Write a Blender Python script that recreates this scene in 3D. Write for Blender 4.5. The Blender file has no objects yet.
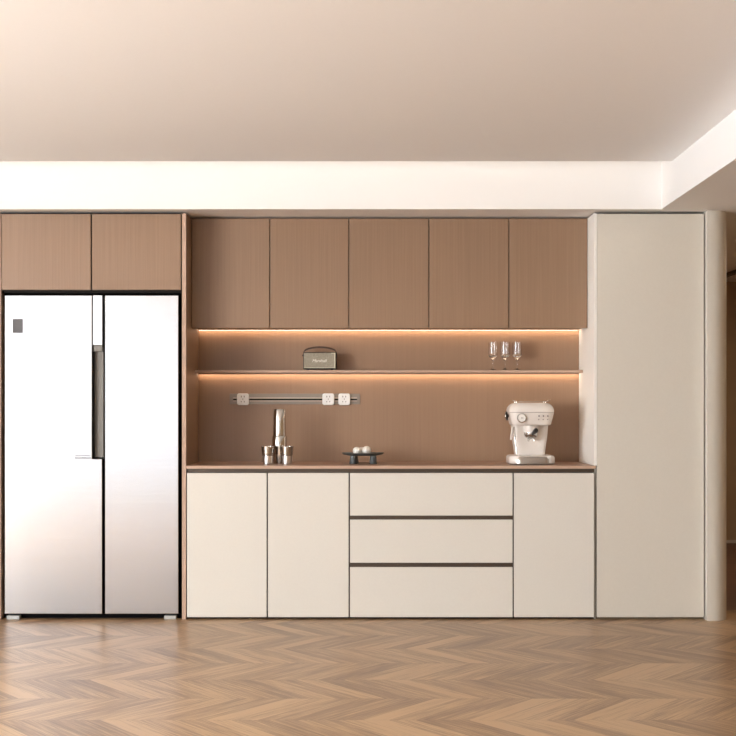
import bpy, bmesh, math, random
from mathutils import Vector, Matrix
random.seed(7)
PI = math.pi
sc = bpy.context.scene
COL = sc.collection
F, CH, D0 = 1445.0, 1.25, 8.5            # focal length in pixels, eye height, distance to the cabinet fronts

# ------------------------------------------------------------------ camera
cam = bpy.data.cameras.new('camera'); co = bpy.data.objects.new('camera', cam); COL.objects.link(co)
co.location = (0, -D0, CH); co.rotation_euler = (PI/2, 0, 0)
cam.sensor_width = 36; cam.lens = F/736*36
cam.shift_x = -2/736; cam.shift_y = 39/736
cam.clip_start = .05; cam.clip_end = 100
sc.camera = co
# ------------------------------------------------------------------ world, exposure
w = bpy.data.worlds.new('world'); sc.world = w; w.use_nodes = True
bg = w.node_tree.nodes['Background']; bg.inputs[0].default_value = (.80, .88, 1, 1); bg.inputs[1].default_value = 1.2
sc.view_settings.view_transform = 'Standard'; sc.view_settings.look = 'None'
sc.view_settings.exposure = 0.07; sc.view_settings.gamma = 1; sc.view_settings.use_curve_mapping = False

def area(name, loc, rot, sx, sy, power, color, spread=PI):
    l = bpy.data.lights.new(name, 'AREA'); l.shape = 'RECTANGLE'; l.size = sx; l.size_y = sy
    l.energy = power; l.color = color; l.spread = spread
    o = bpy.data.objects.new(name, l); COL.objects.link(o); o.location = loc; o.rotation_euler = rot
    return o
# daylight entering through the left window and through the windows behind the camera
area('daylight_left', (-5.50, -6.6, 1.42), (0, -PI/2-.13, 0), 2.1, 6.0, 740, (.94, .97, 1))
area('daylight_front', (-3.45, -11.98, 1.30), (PI/2, 0, 0), 3.9, 2.3, 26, (1, .99, .98))
area('passage_fill', (3.55, 2.4, 2.385), (0, 0, 0), .5, .5, 20, (1, .82, .64))  # unseen fill lamp, added only to brighten the dim passage
# LED line lying on the ceiling panel's edge, washing the tray's back wall
area('cove_light', (-1.0, -.40, 2.79), (math.radians(62), 0, 0), 5.3, .05, 3.9, (1, .85, .70))

# ------------------------------------------------------------------ materials
def mat(name, color, rough=.5, metal=0, spec=.5, **k):
    m = bpy.data.materials.new(name); m.use_nodes = True
    b = m.node_tree.nodes['Principled BSDF']
    b.inputs['Base Color'].default_value = (*color, 1); b.inputs['Roughness'].default_value = rough
    b.inputs['Metallic'].default_value = metal; b.inputs['Specular IOR Level'].default_value = spec
    for a, v in k.items(): b.inputs[a.replace('_', ' ')].default_value = v
    return m
def nd(m, t, **k):
    n = m.node_tree.nodes.new(t)
    for a, v in k.items(): setattr(n, a, v)
    return n
def lk(m, a, b): m.node_tree.links.new(a, b)
def val(m, op, a, b=None, c=None):
    n = nd(m, 'ShaderNodeMath', operation=op)
    for i, v in enumerate((a, b, c)):
        if v is None: continue
        if isinstance(v, (int, float)): n.inputs[i].default_value = v
        else: lk(m, v, n.inputs[i])
    return n.outputs[0]
def noise_mix(m, scale3, nscale, c1, c2, lo=.3, hi=.7, detail=4, bump=0, rnd=True):
    """colour varied by stretched noise in object space"""
    b = m.node_tree.nodes['Principled BSDF']
    tc = nd(m, 'ShaderNodeTexCoord'); mp = nd(m, 'ShaderNodeMapping'); mp.inputs['Scale'].default_value = scale3
    lk(m, tc.outputs['Object'], mp.inputs['Vector'])
    src = mp.outputs[0]
    if rnd:
        oi = nd(m, 'ShaderNodeObjectInfo'); ad = nd(m, 'ShaderNodeVectorMath', operation='ADD')
        cx = nd(m, 'ShaderNodeCombineXYZ'); r = val(m, 'MULTIPLY', oi.outputs['Random'], 37.0)
        for i in range(3): lk(m, r, cx.inputs[i])
        lk(m, src, ad.inputs[0]); lk(m, cx.outputs[0], ad.inputs[1]); src = ad.outputs[0]
    n = nd(m, 'ShaderNodeTexNoise'); n.inputs['Scale'].default_value = nscale; n.inputs['Detail'].default_value = detail
    lk(m, src, n.inputs['Vector'])
    mr = nd(m, 'ShaderNodeMapRange'); mr.inputs[1].default_value = lo; mr.inputs[2].default_value = hi
    lk(m, n.outputs[0], mr.inputs[0])
    mx = nd(m, 'ShaderNodeMix', data_type='RGBA'); mx.inputs[6].default_value = (*c1, 1); mx.inputs[7].default_value = (*c2, 1)
    lk(m, mr.outputs[0], mx.inputs[0]); lk(m, mx.outputs[2], b.inputs['Base Color'])
    if bump:
        bp = nd(m, 'ShaderNodeBump'); bp.inputs['Strength'].default_value = bump; bp.inputs['Distance'].default_value = .001
        lk(m, n.outputs[0], bp.inputs['Height']); lk(m, bp.outputs[0], b.inputs['Normal'])
    return m

paint = mat('ceiling_paint', (.72, .68, .64), .75)
noise_mix(paint, (1, 1, 1), 60, (.91, .905, .90), (.92, .915, .91), rnd=False)
soffit_paint = mat('soffit_paint', (.86, .845, .83), .7)
wallp = noise_mix(mat('wall_paint', (.7, .66, .6), .8), (1, 1, 1), 40, (.72, .69, .64), (.74, .70, .65), rnd=False)
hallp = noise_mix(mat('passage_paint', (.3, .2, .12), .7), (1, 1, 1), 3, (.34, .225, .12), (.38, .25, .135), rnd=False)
veneer = noise_mix(mat('walnut_veneer', (.4, .27, .19), .42), (110, 110, 1.6), 1.0, (.258, .158, .094), (.30, .186, .113), .25, .75, 5, .03)
veneer_panel = noise_mix(mat('walnut_veneer_backsplash', (.4, .27, .19), .36), (90, 90, 1.4), 1.0, (.295, .178, .107), (.325, .198, .121), .25, .75, 5, .02)
edge_wood = mat('veneer_edge', (.50, .34, .245), .45)
worktop_m = noise_mix(mat('worktop_brown', (.3, .18, .12), .38), (3, 40, 40), 1.0, (.30, .175, .115), (.36, .215, .145), .3, .7, 3)
cream = noise_mix(mat('cream_lacquer', (.8, .74, .65), .42), (1, 1, 1), 90, (.70, .665, .595), (.715, .68, .61))
tallm = noise_mix(mat('sand_lacquer', (.7, .64, .56), .45), (1, 1, 1), 90, (.65, .61, .53), (.665, .625, .545))
whitepanel = mat('cream_side_panel', (.90, .87, .81), .45)
black = mat('black_gap', (.004, .0035, .0035), .8, 0, .1)
darkrail = mat('bronze_channel', (.085, .062, .045), .4, .4)
kick = mat('dark_plinth', (.012, .009, .007), .7, 0, .2)
steel = mat('brushed_steel', (.86, .85, .84), .30, 1)
noise_mix(steel, (2, 2, 300), 1.0, (.545, .545, .555), (.57, .57, .58), .3, .7, 2)
steel.node_tree.nodes['Principled BSDF'].inputs['Roughness'].default_value = .20
steel_edge = mat('bright_steel_edge', (.66, .65, .64), .3, 1)
handle_m = mat('handle_grey', (.165, .15, .13), .45, .3)
sticker_m = noise_mix(mat('charcoal_sticker', (.1, .1, .1), .6), (1, 1, 1), 300, (.085, .083, .088), (.13, .127, .13))
printm = mat('grey_print', (.16, .16, .16), .5)
foot_m = mat('grey_foot', (.45, .46, .44), .5)
chrome = mat('polished_steel', (.60, .585, .56), .14, 1)
chrome2 = mat('satin_steel', (.70, .66, .62), .28, 1)
stone = noise_mix(mat('dark_slate', (.06, .07, .07), .5), (1, 1, 1), 60, (.045, .052, .052), (.085, .095, .092))
eggm = mat('eggshell', (.88, .84, .77), .45)
enamel = mat('cream_enamel', (.80, .74, .68), .22, 0, .5)
switch_m = mat('dark_toggle', (.18, .15, .13), .35, .5)
drip_m = mat('drip_tray_steel', (.46, .43, .39), .3, 1)
enamel_dark = mat('machine_seam', (.30, .25, .21), .4)
blackp = mat('black_plastic', (.015, .014, .014), .35)
white_p = mat('white_plastic', (.93, .91, .87), .35)
face_w = mat('gauge_face', (.9, .88, .84), .4)
rail_m = mat('power_rail_metal', (.27, .23, .195), .45, .3)
rail_l = mat('power_rail_light_line', (.46, .38, .31), .4, .3)
leather = mat('brown_leather', (.055, .022, .010), .45)
vinyl = mat('black_vinyl', (.02, .017, .014), .5)
piping_m = mat('pale_gold_piping', (.62, .58, .42), .35, .5)
goldtxt = mat('white_lettering', (.92, .88, .78), .4)
glass = mat('clear_glass', (1, 1, 1), .02); gb = glass.node_tree.nodes['Principled BSDF']
gb.inputs['Transmission Weight'].default_value = 1; gb.inputs['IOR'].default_value = 1.5
pane_m = mat('window_glass', (1, 1, 1), 0); pb = pane_m.node_tree.nodes['Principled BSDF']
pb.inputs['Transmission Weight'].default_value = 1; pb.inputs['IOR'].default_value = 1.01
def emit(name, color, s):
    m = mat(name, color); b = m.node_tree.nodes['Principled BSDF']
    b.inputs['Emission Color'].default_value = (*color, 1); b.inputs['Emission Strength'].default_value = s
    return m
led = emit('warm_led', (1, .77, .56), 13)

# woven grille
grille = mat('woven_grille', (.3, .28, .2), .8)
def weave():
    m = grille; b = m.node_tree.nodes['Principled BSDF']
    tc = nd(m, 'ShaderNodeTexCoord'); sp = nd(m, 'ShaderNodeSeparateXYZ'); lk(m, tc.outputs['Object'], sp.inputs[0])
    a = val(m, 'SINE', val(m, 'MULTIPLY', sp.outputs[0], 900)); c = val(m, 'SINE', val(m, 'MULTIPLY', sp.outputs[2], 900))
    n = nd(m, 'ShaderNodeTexNoise'); n.inputs['Scale'].default_value = 160; lk(m, tc.outputs['Object'], n.inputs['Vector'])
    s = val(m, 'ADD', val(m, 'MULTIPLY', val(m, 'MULTIPLY', a, c), .25), n.outputs[0])
    mx = nd(m, 'ShaderNodeMix', data_type='RGBA'); mx.inputs[6].default_value = (.17, .145, .105, 1); mx.inputs[7].default_value = (.48, .43, .33, 1)
    lk(m, s, mx.inputs[0]); lk(m, mx.outputs[2], b.inputs['Base Color'])
weave()

# chevron parquet: rows run along x, .426 m deep; boards .105 m along x, slanting .305 m per row
floor_m = mat('chevron_parquet', (.4, .3, .2), .3, 0, .27)
def chevron():
    m = floor_m; b = m.node_tree.nodes['Principled BSDF']
    W, PX, SL = .426, .105, .305
    tc = nd(m, 'ShaderNodeTexCoord'); sp = nd(m, 'ShaderNodeSeparateXYZ'); lk(m, tc.outputs['Object'], sp.inputs[0])
    x, y = sp.outputs[0], sp.outputs[1]
    v = val(m, 'DIVIDE', val(m, 'ADD', y, 1.878), W)
    f = val(m, 'PINGPONG', v, 1.0)
    u = val(m, 'DIVIDE', val(m, 'SUBTRACT', val(m, 'SUBTRACT', x, .287), val(m, 'MULTIPLY', f, SL)), PX)
    row = val(m, 'FLOOR', v); idx = val(m, 'FLOOR', u)
    cid = nd(m, 'ShaderNodeCombineXYZ'); lk(m, idx, cid.inputs[0]); lk(m, row, cid.inputs[1])
    wn = nd(m, 'ShaderNodeTexWhiteNoise', noise_dimensions='3D'); lk(m, cid.outputs[0], wn.inputs['Vector'])
    # grain: fine across the board (u), long along it (y)
    g = nd(m, 'ShaderNodeCombineXYZ')
    lk(m, val(m, 'MULTIPLY', u, 11.0), g.inputs[0]); lk(m, val(m, 'MULTIPLY', y, 4.0), g.inputs[1])
    lk(m, val(m, 'MULTIPLY', wn.outputs[0], 50), g.inputs[2])
    n = nd(m, 'ShaderNodeTexNoise'); n.inputs['Scale'].default_value = 1.0; n.inputs['Detail'].default_value = 6
    n.inputs['Roughness'].default_value = .70; n.inputs['Distortion'].default_value = .6
    lk(m, g.outputs[0], n.inputs['Vector'])
    g2 = nd(m, 'ShaderNodeCombineXYZ')
    lk(m, val(m, 'MULTIPLY', u, 1.2), g2.inputs[0]); lk(m, val(m, 'MULTIPLY', y, 2.2), g2.inputs[1]); lk(m, val(m, 'MULTIPLY', wn.outputs[0], 90), g2.inputs[2])
    n2 = nd(m, 'ShaderNodeTexNoise'); n2.inputs['Scale'].default_value = 1.0; n2.inputs['Detail'].default_value = 2; lk(m, g2.outputs[0], n2.inputs['Vector'])
    # tone per board + grain
    pr = nd(m, 'ShaderNodeCombineXYZ'); lk(m, idx, pr.inputs[0]); lk(m, val(m, 'FLOOR', val(m, 'MULTIPLY', val(m, 'ADD', v, 1.0), .5)), pr.inputs[1]); pr.inputs[2].default_value = 7.3
    wp = nd(m, 'ShaderNodeTexWhiteNoise', noise_dimensions='3D'); lk(m, pr.outputs[0], wp.inputs['Vector'])
    tone = val(m, 'ADD', val(m, 'MULTIPLY', wn.outputs[0], .14), val(m, 'MULTIPLY', val(m, 'POWER', wp.outputs[0], 2.2), .20))
    t = val(m, 'ADD', tone, val(m, 'ADD', val(m, 'MULTIPLY', n.outputs[0], 1.2), val(m, 'MULTIPLY', n2.outputs[0], .35)))
    cr = nd(m, 'ShaderNodeValToRGB'); e = cr.color_ramp.elements
    e[0].position = .58; e[0].color = (.15, .084, .044, 1); e[1].position = 1.0; e[1].color = (.51, .335, .185, 1)
    e1 = e.new(.80); e1.color = (.305, .186, .100, 1)
    lk(m, val(m, 'SUBTRACT', t, .03), cr.inputs[0])
    # seams
    fu = val(m, 'FRACT', u); du = val(m, 'MULTIPLY', val(m, 'MINIMUM', fu, val(m, 'SUBTRACT', 1.0, fu)), PX)
    fv = val(m, 'FRACT', v); dv = val(m, 'MULTIPLY', val(m, 'MINIMUM', fv, val(m, 'SUBTRACT', 1.0, fv)), W)
    d = val(m, 'MINIMUM', du, dv)
    sm = nd(m, 'ShaderNodeMapRange'); sm.inputs[1].default_value = .0004; sm.inputs[2].default_value = .0022; sm.inputs[3].default_value = .62; sm.inputs[4].default_value = 1
    lk(m, d, sm.inputs[0])
    mul = nd(m, 'ShaderNodeMix', data_type='RGBA', blend_type='MULTIPLY'); mul.inputs[0].default_value = 1
    lk(m, cr.outputs[0], mul.inputs[6]); lk(m, sm.outputs[0], mul.inputs[7]); lk(m, mul.outputs[2], b.inputs['Base Color'])
    rr = nd(m, 'ShaderNodeMapRange'); rr.inputs[3].default_value = .24; rr.inputs[4].default_value = .40; lk(m, n.outputs[0], rr.inputs[0]); lk(m, rr.outputs[0], b.inputs['Roughness'])
    bp = nd(m, 'ShaderNodeBump'); bp.inputs['Strength'].default_value = .10; bp.inputs['Distance'].default_value = .002
    lk(m, n.outputs[0], bp.inputs['Height']); lk(m, bp.outputs[0], b.inputs['Normal'])
chevron()

# ------------------------------------------------------------------ helpers
def X(px): return (px-370)/170.0          # measurements taken on the plane of the cabinet fronts
def Z(py): return CH+(407-py)/170.0
def box(bm, x0, x1, y0, y1, z0, z1):
    vs = [bm.verts.new(p) for p in ((x0,y0,z0),(x1,y0,z0),(x1,y1,z0),(x0,y1,z0),(x0,y0,z1),(x1,y0,z1),(x1,y1,z1),(x0,y1,z1))]
    for f in ((0,3,2,1),(4,5,6,7),(0,1,5,4),(1,2,6,5),(2,3,7,6),(3,0,4,7)): bm.faces.new([vs[i] for i in f])
    return bm
def B(*boxes):
    bm = bmesh.new()
    for b in boxes: box(bm, *b)
    return bm
def rring(cx, cy, hx, hy, r, n=6):
    pts = []
    r = min(r, hx*.999, hy*.999)
    for qx, qy, a0 in ((1,1,0),(-1,1,90),(-1,-1,180),(1,-1,270)):
        for i in range(n+1):
            a = math.radians(a0+90*i/n); pts.append((cx+qx*(hx-r)+r*math.cos(a), cy+qy*(hy-r)+r*math.sin(a)))
    return pts
def loft(bm, sections, n=6):
    """sections: (z, cx, cy, hx, hy, r) bottom to top; closed ends"""
    rings = [[bm.verts.new((p[0], p[1], s[0])) for p in rring(*s[1:], n)] for s in sections]
    k = len(rings[0])
    for a, b in zip(rings, rings[1:]):
        for i in range(k): bm.faces.new((a[i], a[(i+1)%k], b[(i+1)%k], b[i]))
    bm.faces.new(rings[0][::-1]); bm.faces.new(rings[-1])
    return bm
def lathe(bm, prof, n=40, c=(0,0,0), M=None):
    """prof: (r, z) list; r==0 closes at the axis"""
    M = M or Matrix.Translation(c); rings = []
    for r, z in prof:
        if r < 1e-6: rings.append([bm.verts.new(M @ Vector((0,0,z)))])
        else: rings.append([bm.verts.new(M @ Vector((r*math.cos(2*PI*i/n), r*math.sin(2*PI*i/n), z))) for i in range(n)])
    for a, b in zip(rings, rings[1:]):
        for i in range(n):
            j = (i+1)%n
            if len(a) == 1 and len(b) == 1: continue
            if len(a) == 1: bm.faces.new((a[0], b[j], b[i]))
            elif len(b) == 1: bm.faces.new((a[i], a[j], b[0]))
            else: bm.faces.new((a[i], a[j], b[j], b[i]))
    return bm
def tube(bm, pts, r, n=12):
    pts = [Vector(p) for p in pts]; rings = []; up = None
    for i, p in enumerate(pts):
        t = (pts[min(i+1, len(pts)-1)]-pts[max(i-1, 0)]).normalized()
        if up is None: up = t.orthogonal().normalized()
        up = (up-t*up.dot(t)).normalized(); s = t.cross(up)
        rr = r[i] if isinstance(r, (list, tuple)) else r
        rings.append([bm.verts.new(p+rr*(math.cos(2*PI*k/n)*up+math.sin(2*PI*k/n)*s)) for k in range(n)])
    for a, b in zip(rings, rings[1:]):
        for k in range(n): bm.faces.new((a[k], a[(k+1)%n], b[(k+1)%n], b[k]))
    bm.faces.new(rings[0][::-1]); bm.faces.new(rings[-1])
    return bm
def obj(name, bm, m, parent=None, bevel=0, smooth=False, origin=None, seg=2):
    """link a bmesh given in world coordinates as one object; children are stored relative to their parent"""
    base = Vector(origin) if origin else Vector((0,0,0))
    if parent is not None: base = wloc(parent)
    bmesh.ops.recalc_face_normals(bm, faces=bm.faces)
    bmesh.ops.translate(bm, verts=bm.verts, vec=-base)
    me = bpy.data.meshes.new(name); bm.to_mesh(me); bm.free(); me.materials.append(m)
    o = bpy.data.objects.new(name, me); COL.objects.link(o)
    if parent is not None: o.parent = parent
    else: o.location = base
    if smooth:
        for p in me.polygons: p.use_smooth = True
        md = o.modifiers.new('split', 'EDGE_SPLIT'); md.split_angle = math.radians(38)
    if bevel:
        md = o.modifiers.new('bevel', 'BEVEL'); md.width = bevel; md.segments = seg; md.limit_method = 'ANGLE'
    return o
def wloc(o):
    v = Vector(o.location)
    while o.parent: o = o.parent; v += Vector(o.location)
    return v
def tag(o, label, cat, group=None):
    o['label'] = label; o['category'] = cat
    if group: o['group'] = group
    return o
def thing(name, loc, label, cat, group=None):
    o = bpy.data.objects.new(name, None); COL.objects.link(o); o.location = loc; o.empty_display_size = .05
    return tag(o, label, cat, group)
def struct(name, bm, m, bevel=0, parent=None, smooth=False):
    o = obj(name, bm, m, parent, bevel, smooth)
    if parent is None: o['kind'] = 'structure'
    return o
def dup(root, loc, label):
    r = root.copy(); COL.objects.link(r); r.location = loc; r['label'] = label
    for ch in list(root.children):
        c = ch.copy(); COL.objects.link(c); c.parent = r
        for g in list(ch.children):
            d = g.copy(); COL.objects.link(d); d.parent = c
    return r

# ------------------------------------------------------------------ the room
ZS, ZC = 2.40, 2.629                     # soffit and tray ceiling heights
XR = 1.694                               # tray's right face
XL, XE = -5.50, 4.00                     # left and right walls
YB, YF = -12.0, 4.78                     # front wall behind the camera, far wall of the passage
struct('floor', B((XL-.3, XE+.2, YB-.3, .40, -.1, 0), (XL-.3, 2.0, .40, YF+.2, -.1, 0)), floor_m)
dark_floor = noise_mix(mat('dark_walnut_floor', (.1, .05, .03), .35), (1.2, 14, 1), 1.0, (.085, .038, .024), (.17, .082, .050), .3, .7, 4, rnd=False)
struct('floor', B((2.0, XE+.2, .40, YF+.2, -.1, 0)), dark_floor)
struct('ceiling', B((XL, XR, YB, -.39, ZC, ZC+.05)), paint)                         # tray ceiling, stops short of the back wall
struct('ceiling', B((XL, XR, -.95, .74, 2.93, 2.98), (XL, XR, -.95, -.90, ZC+.05, 2.93)), paint)   # closed top of the cove
struct('ceiling', B((XR, XE, YB, -.10, ZS, 2.98)), soffit_paint)                     # lower soffit on the right; its left side is the tray's white face
struct('ceiling', B((XL, XE, -.10, .74, ZS, 2.93), (2.05, XE, .74, YF, ZS, 2.93)), soffit_paint)
struct('wall_back', B((XL, 2.02, .62, .74, 0, ZS), (XL, -2.215, 0, .62, 0, ZS)), wallp)
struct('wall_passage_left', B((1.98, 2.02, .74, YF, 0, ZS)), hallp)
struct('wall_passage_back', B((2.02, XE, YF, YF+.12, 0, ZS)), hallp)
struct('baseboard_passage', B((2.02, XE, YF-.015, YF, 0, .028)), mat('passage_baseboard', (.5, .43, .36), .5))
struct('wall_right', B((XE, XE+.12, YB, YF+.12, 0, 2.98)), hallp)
# left wall with one long window
wy0, wy1, wz0, wz1 = -9.7, -3.5, .35, 2.5
struct('wall_left', B((XL-.12, XL, YB, wy0, 0, 2.98), (XL-.12, XL, wy1, .74, 0, 2.98), (XL-.12, XL, wy0, wy1, 0, wz0), (XL-.12, XL, wy0, wy1, wz1, 2.98)), wallp)
wfm = mat('window_frame_white', (.8, .8, .78), .4)
bm = B((XL-.09, XL-.05, wy0, wy1, wz0, wz0+.05), (XL-.09, XL-.05, wy0, wy1, wz1-.05, wz1))
for k in range(5):
    yy = wy0+(wy1-wy0-.05)*k/4; box(bm, XL-.09, XL-.05, yy, yy+.05, wz0, wz1)
win = struct('window_1', bm, wfm)
obj('window_pane', B((XL-.075, XL-.069, wy0+.01, wy1-.01, wz0+.01, wz1-.01)), pane_m, win)
# front wall (behind the camera) with a wide window
vx0, vx1, vz0, vz1 = -5.42, -1.48, .12, 2.48
struct('wall_front', B((XL, vx0, YB-.12, YB, 0, 2.98), (vx1, XE, YB-.12, YB, 0, 2.98), (vx0, vx1, YB-.12, YB, 0, vz0), (vx0, vx1, YB-.12, YB, vz1, 2.98)), wallp)
bm = B((vx0, vx1, YB-.09, YB-.05, vz0, vz0+.05), (vx0, vx1, YB-.09, YB-.05, vz1-.05, vz1))
for k in range(5):
    xx = vx0+(vx1-vx0-.05)*k/4; box(bm, xx, xx+.05, YB-.09, YB-.05, vz0, vz1)
win = struct('window_2', bm, wfm)
obj('window_pane', B((vx0+.01, vx1-.01, YB-.075, YB-.069, vz0+.01, vz1-.01)), pane_m, win)
# dark line along the passage ceiling
tag(obj('ceiling_track', B((3.055, 3.105, 2.0, 4.2, ZS-.024, ZS)), blackp), 'thin black track running along the dim passage ceiling at far right', 'ceiling track')

# ------------------------------------------------------------------ fridge housing
g = .002
t = thing('side_panel', (X(0)-.012, .3, 0), 'narrow brown veneer panel standing against the left side of the refrigerator', 'panel')
obj('panel_board', B((X(-3), X(1.2), 0, .615, 0, ZS-.012)), veneer, t, .001)
t = thing('side_panel', (X(184), .3, 0), 'full-height brown veneer panel between refrigerator and kitchen counter', 'panel')
obj('panel_board', B((X(182), X(186), .003, .615, 0, ZS-.012)), veneer, t, .001)
obj('front_edge', B((X(182), X(186), 0, .0028, 0, ZS-.012)), edge_wood, t)
# ceiling filler line above the fridge cabinets
t = thing('wall_cabinet', (X(92), .3, Z(290)), 'wide two-door brown veneer cabinet above the refrigerator', 'cabinet')
obj('carcass', B((X(1.4), X(181.8), .024, .60, Z(292.5), ZS-.014)), kick, t)
obj('door', B((X(1.8), X(90.6), 0, .020, Z(289.8), Z(214))), veneer, t, .0012)
obj('door', B((X(92), X(180.8), 0, .020, Z(289.8), Z(214))), veneer, t, .0012)

# ------------------------------------------------------------------ refrigerator
t = thing('refrigerator', (X(92), .3, 0), 'large silver side-by-side two-door refrigerator with long recessed handle', 'refrigerator')
obj('body', B((X(1.5), X(181.7), .063, .60, .020, Z(292.7))), black, t, .004)
obj('plinth', B((X(2), X(181.4), .046, .0625, .003, .026)), black, t)
zt, zb = Z(295.5), Z(613.7)
def plate(outline, y0, y1):                    # vertical plate from a polygon in x,z
    bm = bmesh.new()
    a = [bm.verts.new((x, y0, z)) for x, z in outline]; b = [bm.verts.new((x, y1, z)) for x, z in outline]
    n = len(a); bm.faces.new(a); bm.faces.new(b[::-1])
    for i in range(n): bm.faces.new((a[i], b[i], b[(i+1)%n], a[(i+1)%n]))
    return bm
xl, xs, xm = X(5), X(92.3), X(102.4)
d = obj('door', plate([(xl, zb), (xm, zb), (xm, Z(459)), (xs, Z(459)), (xs, zt), (xl, zt)], -.008, .060), steel, t, .003)
obj('handle_strip', B((X(93.2), xm, -.006, .055, Z(345), zt)), steel_edge, d, .001)
bm = B((X(92.4), X(102.5), .030, .058, Z(458.9), Z(345.2)))
box(bm, X(94), X(102.3), -.004, .030, Z(345.5)-.035, Z(345.3))
h = obj('handle', bm, handle_m, d, .001)
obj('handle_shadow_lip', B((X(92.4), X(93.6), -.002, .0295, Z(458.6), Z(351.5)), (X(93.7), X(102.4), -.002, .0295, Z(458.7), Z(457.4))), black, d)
obj('sticker', B((X(13), X(23.2), -.0092, -.0082, Z(333), Z(319))), sticker_m, d)
bm = bmesh.new()
tick = [(X(18.6), Z(304.5)), (X(20.2), Z(307.6)), (X(22.4), Z(304.2)), (X(22.1), Z(303.9)), (X(20.2), Z(306.3)), (X(19), Z(304.2))]
a = [bm.verts.new((x, -.0090, z)) for x, z in tick]; b = [bm.verts.new((x, -.0082, z)) for x, z in tick]
bm.faces.new(a); bm.faces.new(b[::-1])
for i in range(6): bm.faces.new((a[i], b[i], b[(i+1)%6], a[(i+1)%6]))
obj('emblem', bm, mat('pale_emblem', (.62, .62, .62), .4, .6), d)
bm = bmesh.new(); rr = random.Random(3); px = 75.5         # two rows of tiny grey print beside the handle
while px < 90.5:
    wd = rr.uniform(.35, .75)
    box(bm, X(px), X(px+wd), -.0090, -.0082, Z(456.0), Z(455.3)); px += wd+.22
px = 75.2
while px < 90.5:
    wd = rr.uniform(.4, .8); dz = rr.uniform(-.15, .15)
    box(bm, X(px), X(px+wd), -.0090, -.0082, Z(458.5), Z(457.3+dz)); px += wd+.25
obj('print', bm, printm, d)
obj('door', B((X(105.2), X(178.6), -.008, .060, zb, zt)), steel, t, .003)
for a, b in ((6.5, 19.5), (164, 176)):
    obj('foot', B((X(a), X(b), .0, .045, 0, .022)), foot_m, t, .003)

# ------------------------------------------------------------------ backsplash, shelf, lights
ZW = .905                                # worktop surface
xi0, xi1 = X(186), X(594)                # inner faces of the side panels
tag(obj('backsplash', B((xi0+g, xi1-g, .602, .618, ZW, ZS-.015)), veneer_panel, origin=(.1, .6, ZW)), 'tall brown wood-veneer back panel behind shelf and worktop', 'backsplash')
UC0, UC1 = 1.7335, 2.390
names = ['first brown wall cabinet from the left in the five-door row, beside the tall veneer panel',
         'second brown wall cabinet from the left in the five-door row, above the small radio',
         'middle brown wall cabinet of the five-door row over the shelf',
         'fourth brown wall cabinet from the left in the five-door row',
         'rightmost brown wall cabinet of the five-door row, above the coffee machine']
ex = [-1.0815, -.606, -.128, .356, .840, 1.3175]
def upper_cabinet(x0, x1, lab):
    c = thing('wall_cabinet', ((x0+x1)/2, .42, UC0), lab, 'cabinet', 'five brown wall cabinets in a row')
    obj('carcass', B((x0+.0008, x1-.0008, .262, .600, UC0+.006, UC1)), veneer, c)
    obj('door', B((x0+.0030, x1-.0030, .240, .260, UC0-.006, UC1)), veneer, c, .0012)
    return c
for i in range(5): upper_cabinet(ex[i], ex[i+1], names[i])
lx0, lx1 = xi0+.006, xi1-.006
def led_strip(z, label):
    c = thing('light_strip', (.12, .58, z), label, 'light strip', 'warm light strips above the worktop')
    obj('channel', B((lx0, lx1, .566, .569, z-.007, z), (lx0, lx1, .569, .596, z-.002, z)), edge_wood, c)
    obj('light_diffuser', B((lx0, lx1, .573, .589, z-.0065, z-.0025)), led, c)
led_strip(UC0+.0055, 'glowing warm light strip under the brown wall cabinets')
t = thing('wall_shelf', (.12, .515, 1.478), 'thin brown shelf across the back panel carrying radio and glasses', 'shelf')
obj('board', B((xi0+g, 1.316, .432, .601, 1.462, 1.478)), veneer, t, .001)
obj('front_edge', B((xi0+g, 1.316, .429, .4315, 1.462, 1.478)), edge_wood, t)
led_strip(1.4615, 'glowing warm light strip under the thin brown shelf')

# ------------------------------------------------------------------ base units and worktop
t = thing('worktop', (.12, .3, ZW-.015), 'long thin brown worktop over the cream base cabinets', 'worktop')
obj('slab', B((xi0+g, xi1-.0008, -.004, .601, ZW-.018, ZW)), worktop_m, t, .001)
obj('front_edge', B((xi0+g, X(595.6), -.0075, -.0045, ZW-.018, ZW-.001)), edge_wood, t)
obj('shadow_channel', B((xi0+g, xi1+.004, .020, .05, ZW-.040, ZW-.0185)), darkrail, t)
zt0, zb0 = Z(473), Z(617.2)
def base_unit(pa, pb, label, fronts, kind):
    xa, xb = X(pa), X(pb)
    c = thing('base_cabinet', ((xa+xb)/2, .3, 0), label, 'cabinet', 'cream base cabinets under the worktop')
    obj('carcass', B((xa+.001, min(xb-.001, xi1-.001), .024, .60, .045, ZW-.042)), darkrail, c)
    obj('plinth', B((xa+.001, xb-.001, .05, .07, 0, .044)), kick, c)
    for k, (t_, b_) in enumerate(fronts):
        obj(kind, B((xa+.004, xb-.004, 0, .020, Z(b_), Z(t_))), cream, c, .0016)
    for (t0, b0), (t1, b1) in zip(fronts, fronts[1:]):
        obj('grip_channel', B((xa+.004, xb-.004, .012, .0235, Z(t1)-.004, Z(b0)+.004)), darkrail, c)
    return c
base_unit(186.3, 267.3, 'leftmost cream single-door base cabinet beside the brown panel', [(473, 617.2)], 'door')
base_unit(267.3, 349.3, 'cream single-door base cabinet just left of the drawers', [(473, 617.2)], 'door')
base_unit(349.3, 513.3, 'wide cream base cabinet with three stacked drawers', [(473, 515.6), (519.7, 562.8), (567.2, 617.2)], 'drawer')
base_unit(513.3, 594.9, 'rightmost cream single-door base cabinet below the coffee machine', [(473, 617.2)], 'door')

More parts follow.
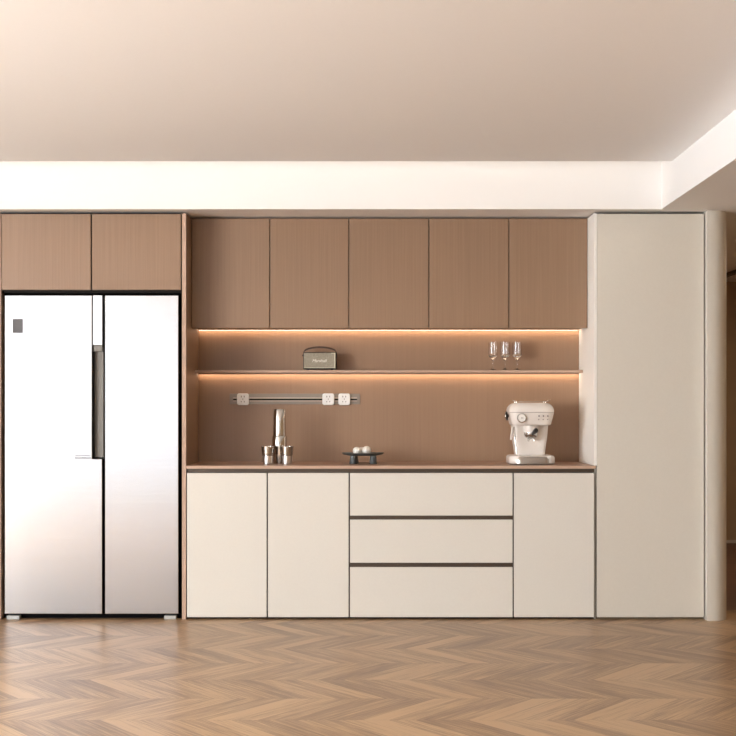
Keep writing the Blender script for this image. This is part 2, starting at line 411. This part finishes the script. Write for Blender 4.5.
# ------------------------------------------------------------------ tall cabinet and rounded end
t = thing('tall_cabinet', (X(650), .3, 0), 'tall sand-coloured floor-to-ceiling cabinet right of the worktop', 'cabinet')
obj('side_panel', B((xi1, X(596.2), .010, .615, ZW+.001, ZS-.010)), whitepanel, t, .0008)
obj('side_board', B((X(595.3), X(596.2), .024, .615, 0, ZW)), tallm, t)
obj('panel_edge', B((xi1, X(596.75), 0, .0095, ZW+.001, ZS-.010)), whitepanel, t, .0006)
obj('carcass', B((X(596.8), X(704.2), .024, .615, .045, ZS-.010)), mat('sand_cabinet_gap', (.22, .17, .13), .6), t)
obj('door', B((X(597), X(704), 0, .020, Z(617.2), Z(213.8))), tallm, t, .0016)
bm = B((X(596.4), X(704.1), .032, .042, 0, .006), (X(596.4), X(704.1), .032, .042, .034, .044))
for k in range(46):
    xx = X(596.6)+k*(X(703)-X(596.6))/45
    box(bm, xx, xx+.006, .034, .040, .006, .034)
obj('vent_grille', bm, mat('vent_metal', (.22, .17, .11), .45, .3), t)
# rounded cream end post
bm = bmesh.new(); xc0, xc1, yc0, yc1, rad = X(705.2), 2.107, -.055, .60, .110
prof = [(xc0, yc1), (xc0, yc0), (xc1-rad-.003, yc0)]
for k in range(17):
    a = -PI/2+PI/2*k/16; prof.append((xc1-rad+rad*math.cos(a), yc0+rad+rad*math.sin(a)))
prof.append((xc1, yc1))
lo = [bm.verts.new((x, y, 0)) for x, y in prof]; hi = [bm.verts.new((x, y, ZS-.001)) for x, y in prof]
bm.faces.new(lo[::-1]); bm.faces.new(hi)
for i in range(len(lo)): bm.faces.new((lo[i], lo[(i+1)%len(lo)], hi[(i+1)%len(lo)], hi[i]))
tag(obj('end_post', bm, tallm, smooth=True, origin=(2.03, 0, 0)), 'rounded sand-coloured end post beside the dark passage', 'post')

# ------------------------------------------------------------------ radio speaker on the shelf
ZH = 1.478
def text_mesh(s, size, loc, parent, m, name, shear=0, ext=.0006, width=None):
    cu = bpy.data.curves.new(name, 'FONT'); cu.body = s; cu.size = size; cu.extrude = ext; cu.shear = shear
    cu.align_x = 'CENTER'; cu.align_y = 'CENTER'; cu.offset = 0
    o = bpy.data.objects.new(name, cu); COL.objects.link(o)
    bpy.context.view_layer.update()
    me = bpy.data.meshes.new_from_object(o.evaluated_get(bpy.context.evaluated_depsgraph_get()))
    bpy.data.objects.remove(o)
    if width:
        xs_ = [v.co.x for v in me.vertices]; k = width/(max(xs_)-min(xs_))
        for v in me.vertices: v.co.x *= k
    me.transform(Matrix.Rotation(PI/2, 4, 'X')); me.materials.clear(); me.materials.append(m)
    q = bpy.data.objects.new(name, me); COL.objects.link(q); q.parent = parent; q.location = Vector(loc)-wloc(parent)
    return q
rx, ry = (320-370)/161.0, .505           # centre of the radio
t = thing('radio', (rx, ry, ZH), 'small grey retro radio with brown leather strap standing on the shelf', 'radio')
hw, ht, dp = .104, .112, .045
bm = bmesh.new()
n0 = [(rx-hw, ry-dp), (rx+hw, ry-dp), (rx+hw, ry+dp), (rx-hw, ry+dp)]
case = obj('case', B((rx-hw, rx+hw, ry-dp+.006, ry+dp, ZH+.006, ZH+ht)), vinyl, t, .006, seg=3)
for sx in (-.075, .075):
    obj('foot', B((rx+sx-.008, rx+sx+.008, ry-.03, ry+.03, ZH, ZH+.0062)), blackp, t)
obj('grille', B((rx-hw+.005, rx+hw-.012, ry-dp, ry-dp+.008, ZH+.012, ZH+ht-.004)), grille, t, .002)
bm = bmesh.new(); e_ = ry-dp-.001
for x0, x1, z0, z1 in ((rx-hw+.004, rx+hw-.009, ZH+.014, ZH+.0175), (rx+hw-.014, rx+hw-.008, ZH+.012, ZH+ht-.004), (rx+hw-.034, rx+hw-.010, ZH+ht-.009, ZH+ht-.004)):
    box(bm, x0, x1, e_, e_+.004, z0, z1)
obj('piping', bm, piping_m, t, .0008)
text_mesh('Marshall', .027, (rx-.004, e_-.0006, ZH+.058), t, goldtxt, 'lettering', .25, width=.090)
pts = []
for k in range(25):
    a = k/24; xx = -.104+.206*a
    pts.append((rx+xx, ry, ZH+ht-.004+.036*(math.sin(PI*a))**.42))
bm = bmesh.new()
prev = None
for p in pts:                                # flat leather strap, 18 mm wide
    q = [bm.verts.new((p[0], p[1]+dy, p[2]+dz)) for dy, dz in ((-.011, -.0045), (.011, -.0045), (.011, .0060), (-.011, .0060))]
    if prev:
        for i in range(4): bm.faces.new((prev[i], prev[(i+1)%4], q[(i+1)%4], q[i]))
    else: bm.faces.new(q)
    prev = q
bm.faces.new(prev[::-1])
s_ = obj('strap', bm, leather, t, smooth=True)
bm = bmesh.new()
lathe(bm, [(0, 0), (.0055, 0), (.0055, .008), (0, .009)], 20, M=Matrix.Translation((rx-hw+.001, ry-.01, ZH+.093)) @ Matrix.Rotation(-PI/2, 4, 'Y'))
obj('strap_stud', bm, leather, s_, smooth=True)

# ------------------------------------------------------------------ three stemmed glasses
def glass_bm():
    bm = bmesh.new()
    pr = [(0, 0), (.027, 0), (.0275, .0012), (.020, .0035), (.007, .007), (.0042, .014), (.0040, .040), (.0050, .062), (.012, .074), (.0225, .085),
          (.0268, .091), (.0275, .100), (.0270, .176), (.0256, .176), (.0258, .104), (.0248, .096), (.021, .091), (.009, .087), (0, .086)]
    return lathe(bm, pr, 32)
labs = ['stemmed clear glass on the shelf, leftmost of three', 'stemmed clear glass on the shelf, middle of three', 'stemmed clear glass on the shelf, rightmost of three']
first = None
for i, px in enumerate((493, 505, 517)):
    loc = ((px-370)/160.6, .50, ZH)
    if first is None:
        bm = glass_bm(); bmesh.ops.translate(bm, verts=bm.verts, vec=Vector(loc))
        first = tag(obj('wine_glass', bm, glass, smooth=True, origin=loc), labs[0], 'glass', 'stemmed glasses on the shelf')
    else:
        dup(first, loc, labs[i])

# ------------------------------------------------------------------ power rail with three adapters
s = 159.0
def XB(px): return (px-370)/s
def ZB(py): return CH+(407-py)/s
t = thing('power_rail', (XB(295), .60, ZB(399)), 'long horizontal metal power rail mounted on the back panel', 'power rail')
obj('rail_body', B((XB(229.5), XB(360), .596, .6018, ZB(404.3), ZB(393.6))), rail_m, t, .001)
obj('light_groove', B((XB(233), XB(357), .5945, .5962, ZB(398.6), ZB(397.2)), (XB(233), XB(357), .5945, .5962, ZB(401.4), ZB(400.4))), rail_l, t)
obj('slot', B((XB(233), XB(357), .5940, .5962, ZB(400.3), ZB(398.8))), black, t)
def adapter(px, lab):
    loc = (XB(px), .594, ZB(399.3))
    c = thing('plug_adapter', loc, lab, 'socket', 'white sockets on the power rail')
    bm = bmesh.new(); loft(bm, [(0, 0, 0, .037, .037, .013), (.014, 0, 0, .037, .037, .013), (.019, 0, 0, .0345, .0345, .011)], 8)
    bmesh.ops.transform(bm, matrix=Matrix.Translation(loc) @ Matrix.Rotation(PI/2, 4, 'X'), verts=bm.verts)
    obj('housing', bm, white_p, c, smooth=True)
    bm = bmesh.new(); y = .594-.0193
    for dx, dz, a, b in ((-.009, .017, .0026, .005), (.009, .017, .0026, .005), (0, .001, .0022, .004), (-.0095, -.015, .0026, .0035), (.0095, -.015, .0026, .0035)):
        box(bm, loc[0]+dx-a, loc[0]+dx+a, y-.0004, y+.0006, loc[2]+dz-b, loc[2]+dz+b)
    obj('pin_holes', bm, enamel_dark, c)
    return c
a0 = adapter(243, 'white square socket alone at the left end of the power rail')
dup(a0, (XB(328.3), .594, ZB(399.3)), 'white square socket, left one of the close pair on the power rail')
dup(a0, (XB(344.3), .594, ZB(399.3)), 'white square socket nearest the right end of the power rail')

# ------------------------------------------------------------------ steel shaker and two cups
S = 164.0
sx_, sy_ = (279.4-370)/S, .33
t = thing('cocktail_shaker', (sx_, sy_, ZW), 'tall polished steel cocktail shaker behind two steel cups', 'shaker')
bm = bmesh.new(); lathe(bm, [(0, 0), (.036, 0), (.038, .002), (.0450, .100), (.0460, .162), (.0435, .168), (0, .168)], 48, (sx_, sy_, ZW)); obj('body', bm, chrome, t, smooth=True)
bm = bmesh.new(); lathe(bm, [(0, .1682), (.0395, .1682), (.0400, .172), (.0385, .240), (.0360, .328), (.0345, .331), (0, .332)], 48, (sx_, sy_, ZW)); obj('cap', bm, chrome, t, smooth=True)
def cup(x, y, lab):
    c = thing('steel_cup', (x, y, ZW), lab, 'cup', 'stepped steel cups in front of the shaker')
    bm = bmesh.new(); lathe(bm, [(0, 0), (.0285, 0), (.030, .002), (.0312, .052), (.0362, .056), (.0412, .107), (.0404, .1078), (.0352, .060), (.0300, .056), (.0285, .006), (0, .006)], 48, (x, y, ZW))
    obj('cup_body', bm, chrome, c, smooth=True)
    bm = bmesh.new(); lathe(bm, [(.0302, .0035), (.0308, .0035), (.0322, .050), (.0316, .050), (.0302, .0035)], 48, (x, y, ZW))
    obj('sleeve', bm, chrome2, c, smooth=True)
    return c
c0 = cup((267.6-370)/166, .235, 'stepped steel cup left of the tall shaker')
dup(c0, ((286.7-370)/166, .235, ZW), 'stepped steel cup right of the tall shaker')

# ------------------------------------------------------------------ footed slate tray with three eggs
tx, ty = (363-370)/S, .30
t = thing('footed_tray', (tx, ty, ZW), 'dark slate-coloured oval tray on stubby legs, holding white eggs', 'tray')
bm = bmesh.new(); lathe(bm, [(0, .050), (.085, .050), (.118, .057), (.128, .064), (.127, .067), (.115, .063), (.085, .056), (0, .055)], 64, (tx, ty, ZW)); obj('plate', bm, stone, t, smooth=True)
for dx, dy in ((-.058, -.045), (.062, -.045), (-.052, .060)):
    bm = bmesh.new(); lathe(bm, [(0, 0), (.0240, 0), (.0250, .003), (.0175, .0515), (0, .0515)], 28, (tx+dx, ty+dy, ZW)); obj('leg', bm, stone, t, smooth=True)
def egg(x, y, lab, r, ang):
    prof = [(0, -1)]+[(math.cos(a)*(1-.08*math.sin(a)), math.sin(a)*1.22 if a > 0 else math.sin(a)) for a in [(-PI/2+PI*k/16) for k in range(1, 16)]]+[(0, 1.22)]
    bm = bmesh.new(); z = ZW+.0557+r
    lathe(bm, [(p*r, q*r) for p, q in prof], 28, M=Matrix.Translation((x, y, z)) @ Matrix.Rotation(ang, 4, 'Z') @ Matrix.Rotation(PI/2, 4, 'X'))
    o = obj('egg', bm, eggm, smooth=True, origin=(x, y, z)); return tag(o, lab, 'egg', 'white eggs on the dark tray')
egg((356.8-370)/S, .275, 'white egg on the dark tray, leftmost', .0235, .5)
egg((366.6-370)/S, .265, 'white egg on the dark tray, largest and rightmost', .0265, -.4)
egg((361.8-370)/S, .325, 'white egg tucked behind the other two on the dark tray', .0225, .1)

# ------------------------------------------------------------------ espresso machine
mx_, my_ = (531-370)/165.0, .30
t = thing('espresso_machine', (mx_, my_, ZW), 'cream retro espresso machine with round gauge on right of the worktop', 'coffee machine')
def MB(sections, n=8):
    bm = bmesh.new(); loft(bm, [(ZW+z, mx_+cx, my_+cy, hx, hy, r) for z, cx, cy, hx, hy, r in sections], n); return bm
base = obj('base', MB([(.004, 0, 0, .136, .140, .06), (.010, 0, 0, .139, .143, .06), (.040, 0, 0, .139, .143, .06), (.050, 0, 0, .133, .137, .055), (.054, 0, 0, .120, .124, .05)]), enamel, t, smooth=True)
obj('base_seal', MB([(0, 0, 0, .132, .136, .058), (.0042, 0, 0, .134, .138, .06)]), blackp, base, smooth=True)
# polished drip tray front, wrapped between the two rounded cream ends
dt = obj('drip_tray', MB([(.006, 0, -.060, .118, .090, .050), (.030, 0, -.060, .118, .090, .050), (.046, 0, -.060, .112, .084, .046), (.050, 0, -.060, .100, .074, .04)]), drip_m, t, smooth=True)
obj('drain_slot', MB([(.0502, -.005, -.085, .013, .030, .006), (.0515, -.005, -.085, .013, .030, .006)]), blackp, dt)
obj('column', MB([(.052, 0, .050, .088, .075, .025), (.10, 0, .050, .094, .077, .025), (.16, 0, .050, .103, .080, .028), (.236, 0, .050, .109, .083, .03)]), enamel, t, smooth=True)
head = obj('head', MB([(.234, -.002, 0, .108, .115, .035), (.238, -.002, 0, .115, .124, .04), (.244, -.002, 0, .118, .127, .04), (.275, -.002, 0, .127, .134, .045), (.311, -.002, 0, .1345, .140, .05)]), enamel, t, smooth=True)
obj('seam', MB([(.3112, -.002, 0, .1335, .139, .05), (.3142, -.002, 0, .1335, .139, .05)]), enamel_dark, head, smooth=True)
obj('lid', MB([(.3144, -.002, 0, .1355, .141, .052), (.328, -.002, 0, .1355, .141, .056), (.344, -.002, 0, .131, .135, .06), (.357, -.002, 0, .121, .124, .06), (.366, -.002, 0, .108, .110, .055), (.371, -.002, 0, .092, .095, .05)], 10), enamel, t, smooth=True)
bm = bmesh.new()
loop = [(mx_+x, my_+y, ZW+.378) for x, y in rring(0, 0, .088, .085, .03, 6)]
tube(bm, loop+loop[:1], .0022, 8)
for x, y in ((-.088, -.04), (.088, -.04), (-.088, .05), (.088, .05)):
    tube(bm, [(mx_+x, my_+y, ZW+.366), (mx_+x, my_+y, ZW+.379)], .002, 8)
tube(bm, [(mx_+.088, my_-.05, ZW+.378), (mx_+.106, my_-.05, ZW+.384), (mx_+.116, my_-.05, ZW+.388)], .0025, 8)
tube(bm, [(mx_-.088, my_-.05, ZW+.378), (mx_-.106, my_-.05, ZW+.384), (mx_-.112, my_-.05, ZW+.386)], .0025, 8)
obj('cup_rail', bm, chrome, t, smooth=True)
RX = Matrix.Rotation(PI/2, 4, 'X')          # lathe axis z -> -y (towards the viewer)
def front(bm, prof, x, y, z, n=32): return lathe(bm, prof, n, M=Matrix.Translation((mx_+x, my_+y, ZW+z)) @ RX)
gx, gz = -.0655, .279
gauge = obj('gauge', front(bmesh.new(), [(0, 0), (.0290, 0), (.0300, .006), (.0285, .0115), (.0235, .0120), (.0235, .007), (0, .007)], gx, -.131, gz), chrome, t, smooth=True)
obj('gauge_face', front(bmesh.new(), [(0, 0), (.0225, 0), (.0225, .002), (0, .002)], gx, -.1382, gz), face_w, gauge)
bm = bmesh.new(); front(bm, [(0, 0), (.0035, 0), (.0035, .0015), (0, .0015)], gx, -.1404, gz, 12)
box(bm, mx_+gx-.001, mx_+gx+.012, my_-.1415, my_-.1404, ZW+gz-.0008, ZW+gz+.0010)
obj('needle', bm, enamel_dark, gauge)
for i in range(3):
    x = .041+.0265*i
    bm = bmesh.new(); front(bm, [(0, 0), (.0045, 0), (.0045, .005), (.002, .006), (.003, .016), (0, .017)], x-.004, -.1370, .291, 14); obj('switch', bm, switch_m, t, smooth=True)
    bm = bmesh.new(); front(bm, [(0, 0), (.0036, 0), (.0036, .004), (0, .005)], x-.005, -.1335, .270, 14); obj('indicator', bm, enamel_dark, t, smooth=True)
# group head and portafilter
bm = bmesh.new(); lathe(bm, [(0, .192), (.043, .192), (.045, .198), (.045, .2335), (0, .2335)], 40, (mx_-.002, my_-.055, ZW)); obj('group_head', bm, enamel, t, smooth=True)
bm = bmesh.new()
lathe(bm, [(0, .152), (.022, .153), (.036, .163), (.0425, .178), (.0425, .1915), (0, .1915)], 36, (mx_-.002, my_-.055, ZW))
tube(bm, [(mx_-.002, my_-.07, ZW+.162), (mx_-.018, my_-.075, ZW+.150), (mx_-.020, my_-.076, ZW+.138)], .006, 12)
tube(bm, [(mx_-.002, my_-.07, ZW+.162), (mx_+.014, my_-.075, ZW+.150), (mx_+.016, my_-.076, ZW+.138)], .006, 12)
pf = obj('portafilter', bm, chrome, t, smooth=True)
bm = bmesh.new(); tube(bm, [(mx_+.004, my_-.092, ZW+.180), (mx_+.008, my_-.12, ZW+.190), (mx_+.013, my_-.19, ZW+.206), (mx_+.014, my_-.205, ZW+.209)], [.008, .012, .0145, .010], 20)
obj('portafilter_handle', bm, blackp, pf, smooth=True)
# steam wand, lever and knob on the left side
bm = bmesh.new(); tube(bm, [(mx_-.104, my_-.06, ZW+.224), (mx_-.104, my_-.066, ZW+.210), (mx_-.100, my_-.076, ZW+.15), (mx_-.090, my_-.084, ZW+.062)], [.006, .006, .0055, .004], 12)
obj('steam_wand', bm, chrome, t, smooth=True)
bm = bmesh.new(); tube(bm, [(mx_-.112, my_-.03, ZW+.222), (mx_-.117, my_-.03, ZW+.19), (mx_-.121, my_-.03, ZW+.145)], [.004, .0045, .0055], 12)
obj('water_spout', bm, enamel, t, smooth=True)
bm = bmesh.new(); lathe(bm, [(0, 0), (.010, 0), (.010, .006), (.027, .007), (.028, .013), (.024, .018), (0, .019)], 28, M=Matrix.Translation((mx_-.135, my_-.04, ZW+.292)) @ Matrix.Rotation(-PI/2-.12, 4, 'Y'))
kb = obj('steam_knob', bm, blackp, t, smooth=True)
bm = bmesh.new(); lathe(bm, [(0, .0192), (.015, .0192), (.013, .023), (0, .024)], 24, M=Matrix.Translation((mx_-.135, my_-.04, ZW+.292)) @ Matrix.Rotation(-PI/2-.12, 4, 'Y'))
obj('knob_cap', bm, chrome, kb, smooth=True)
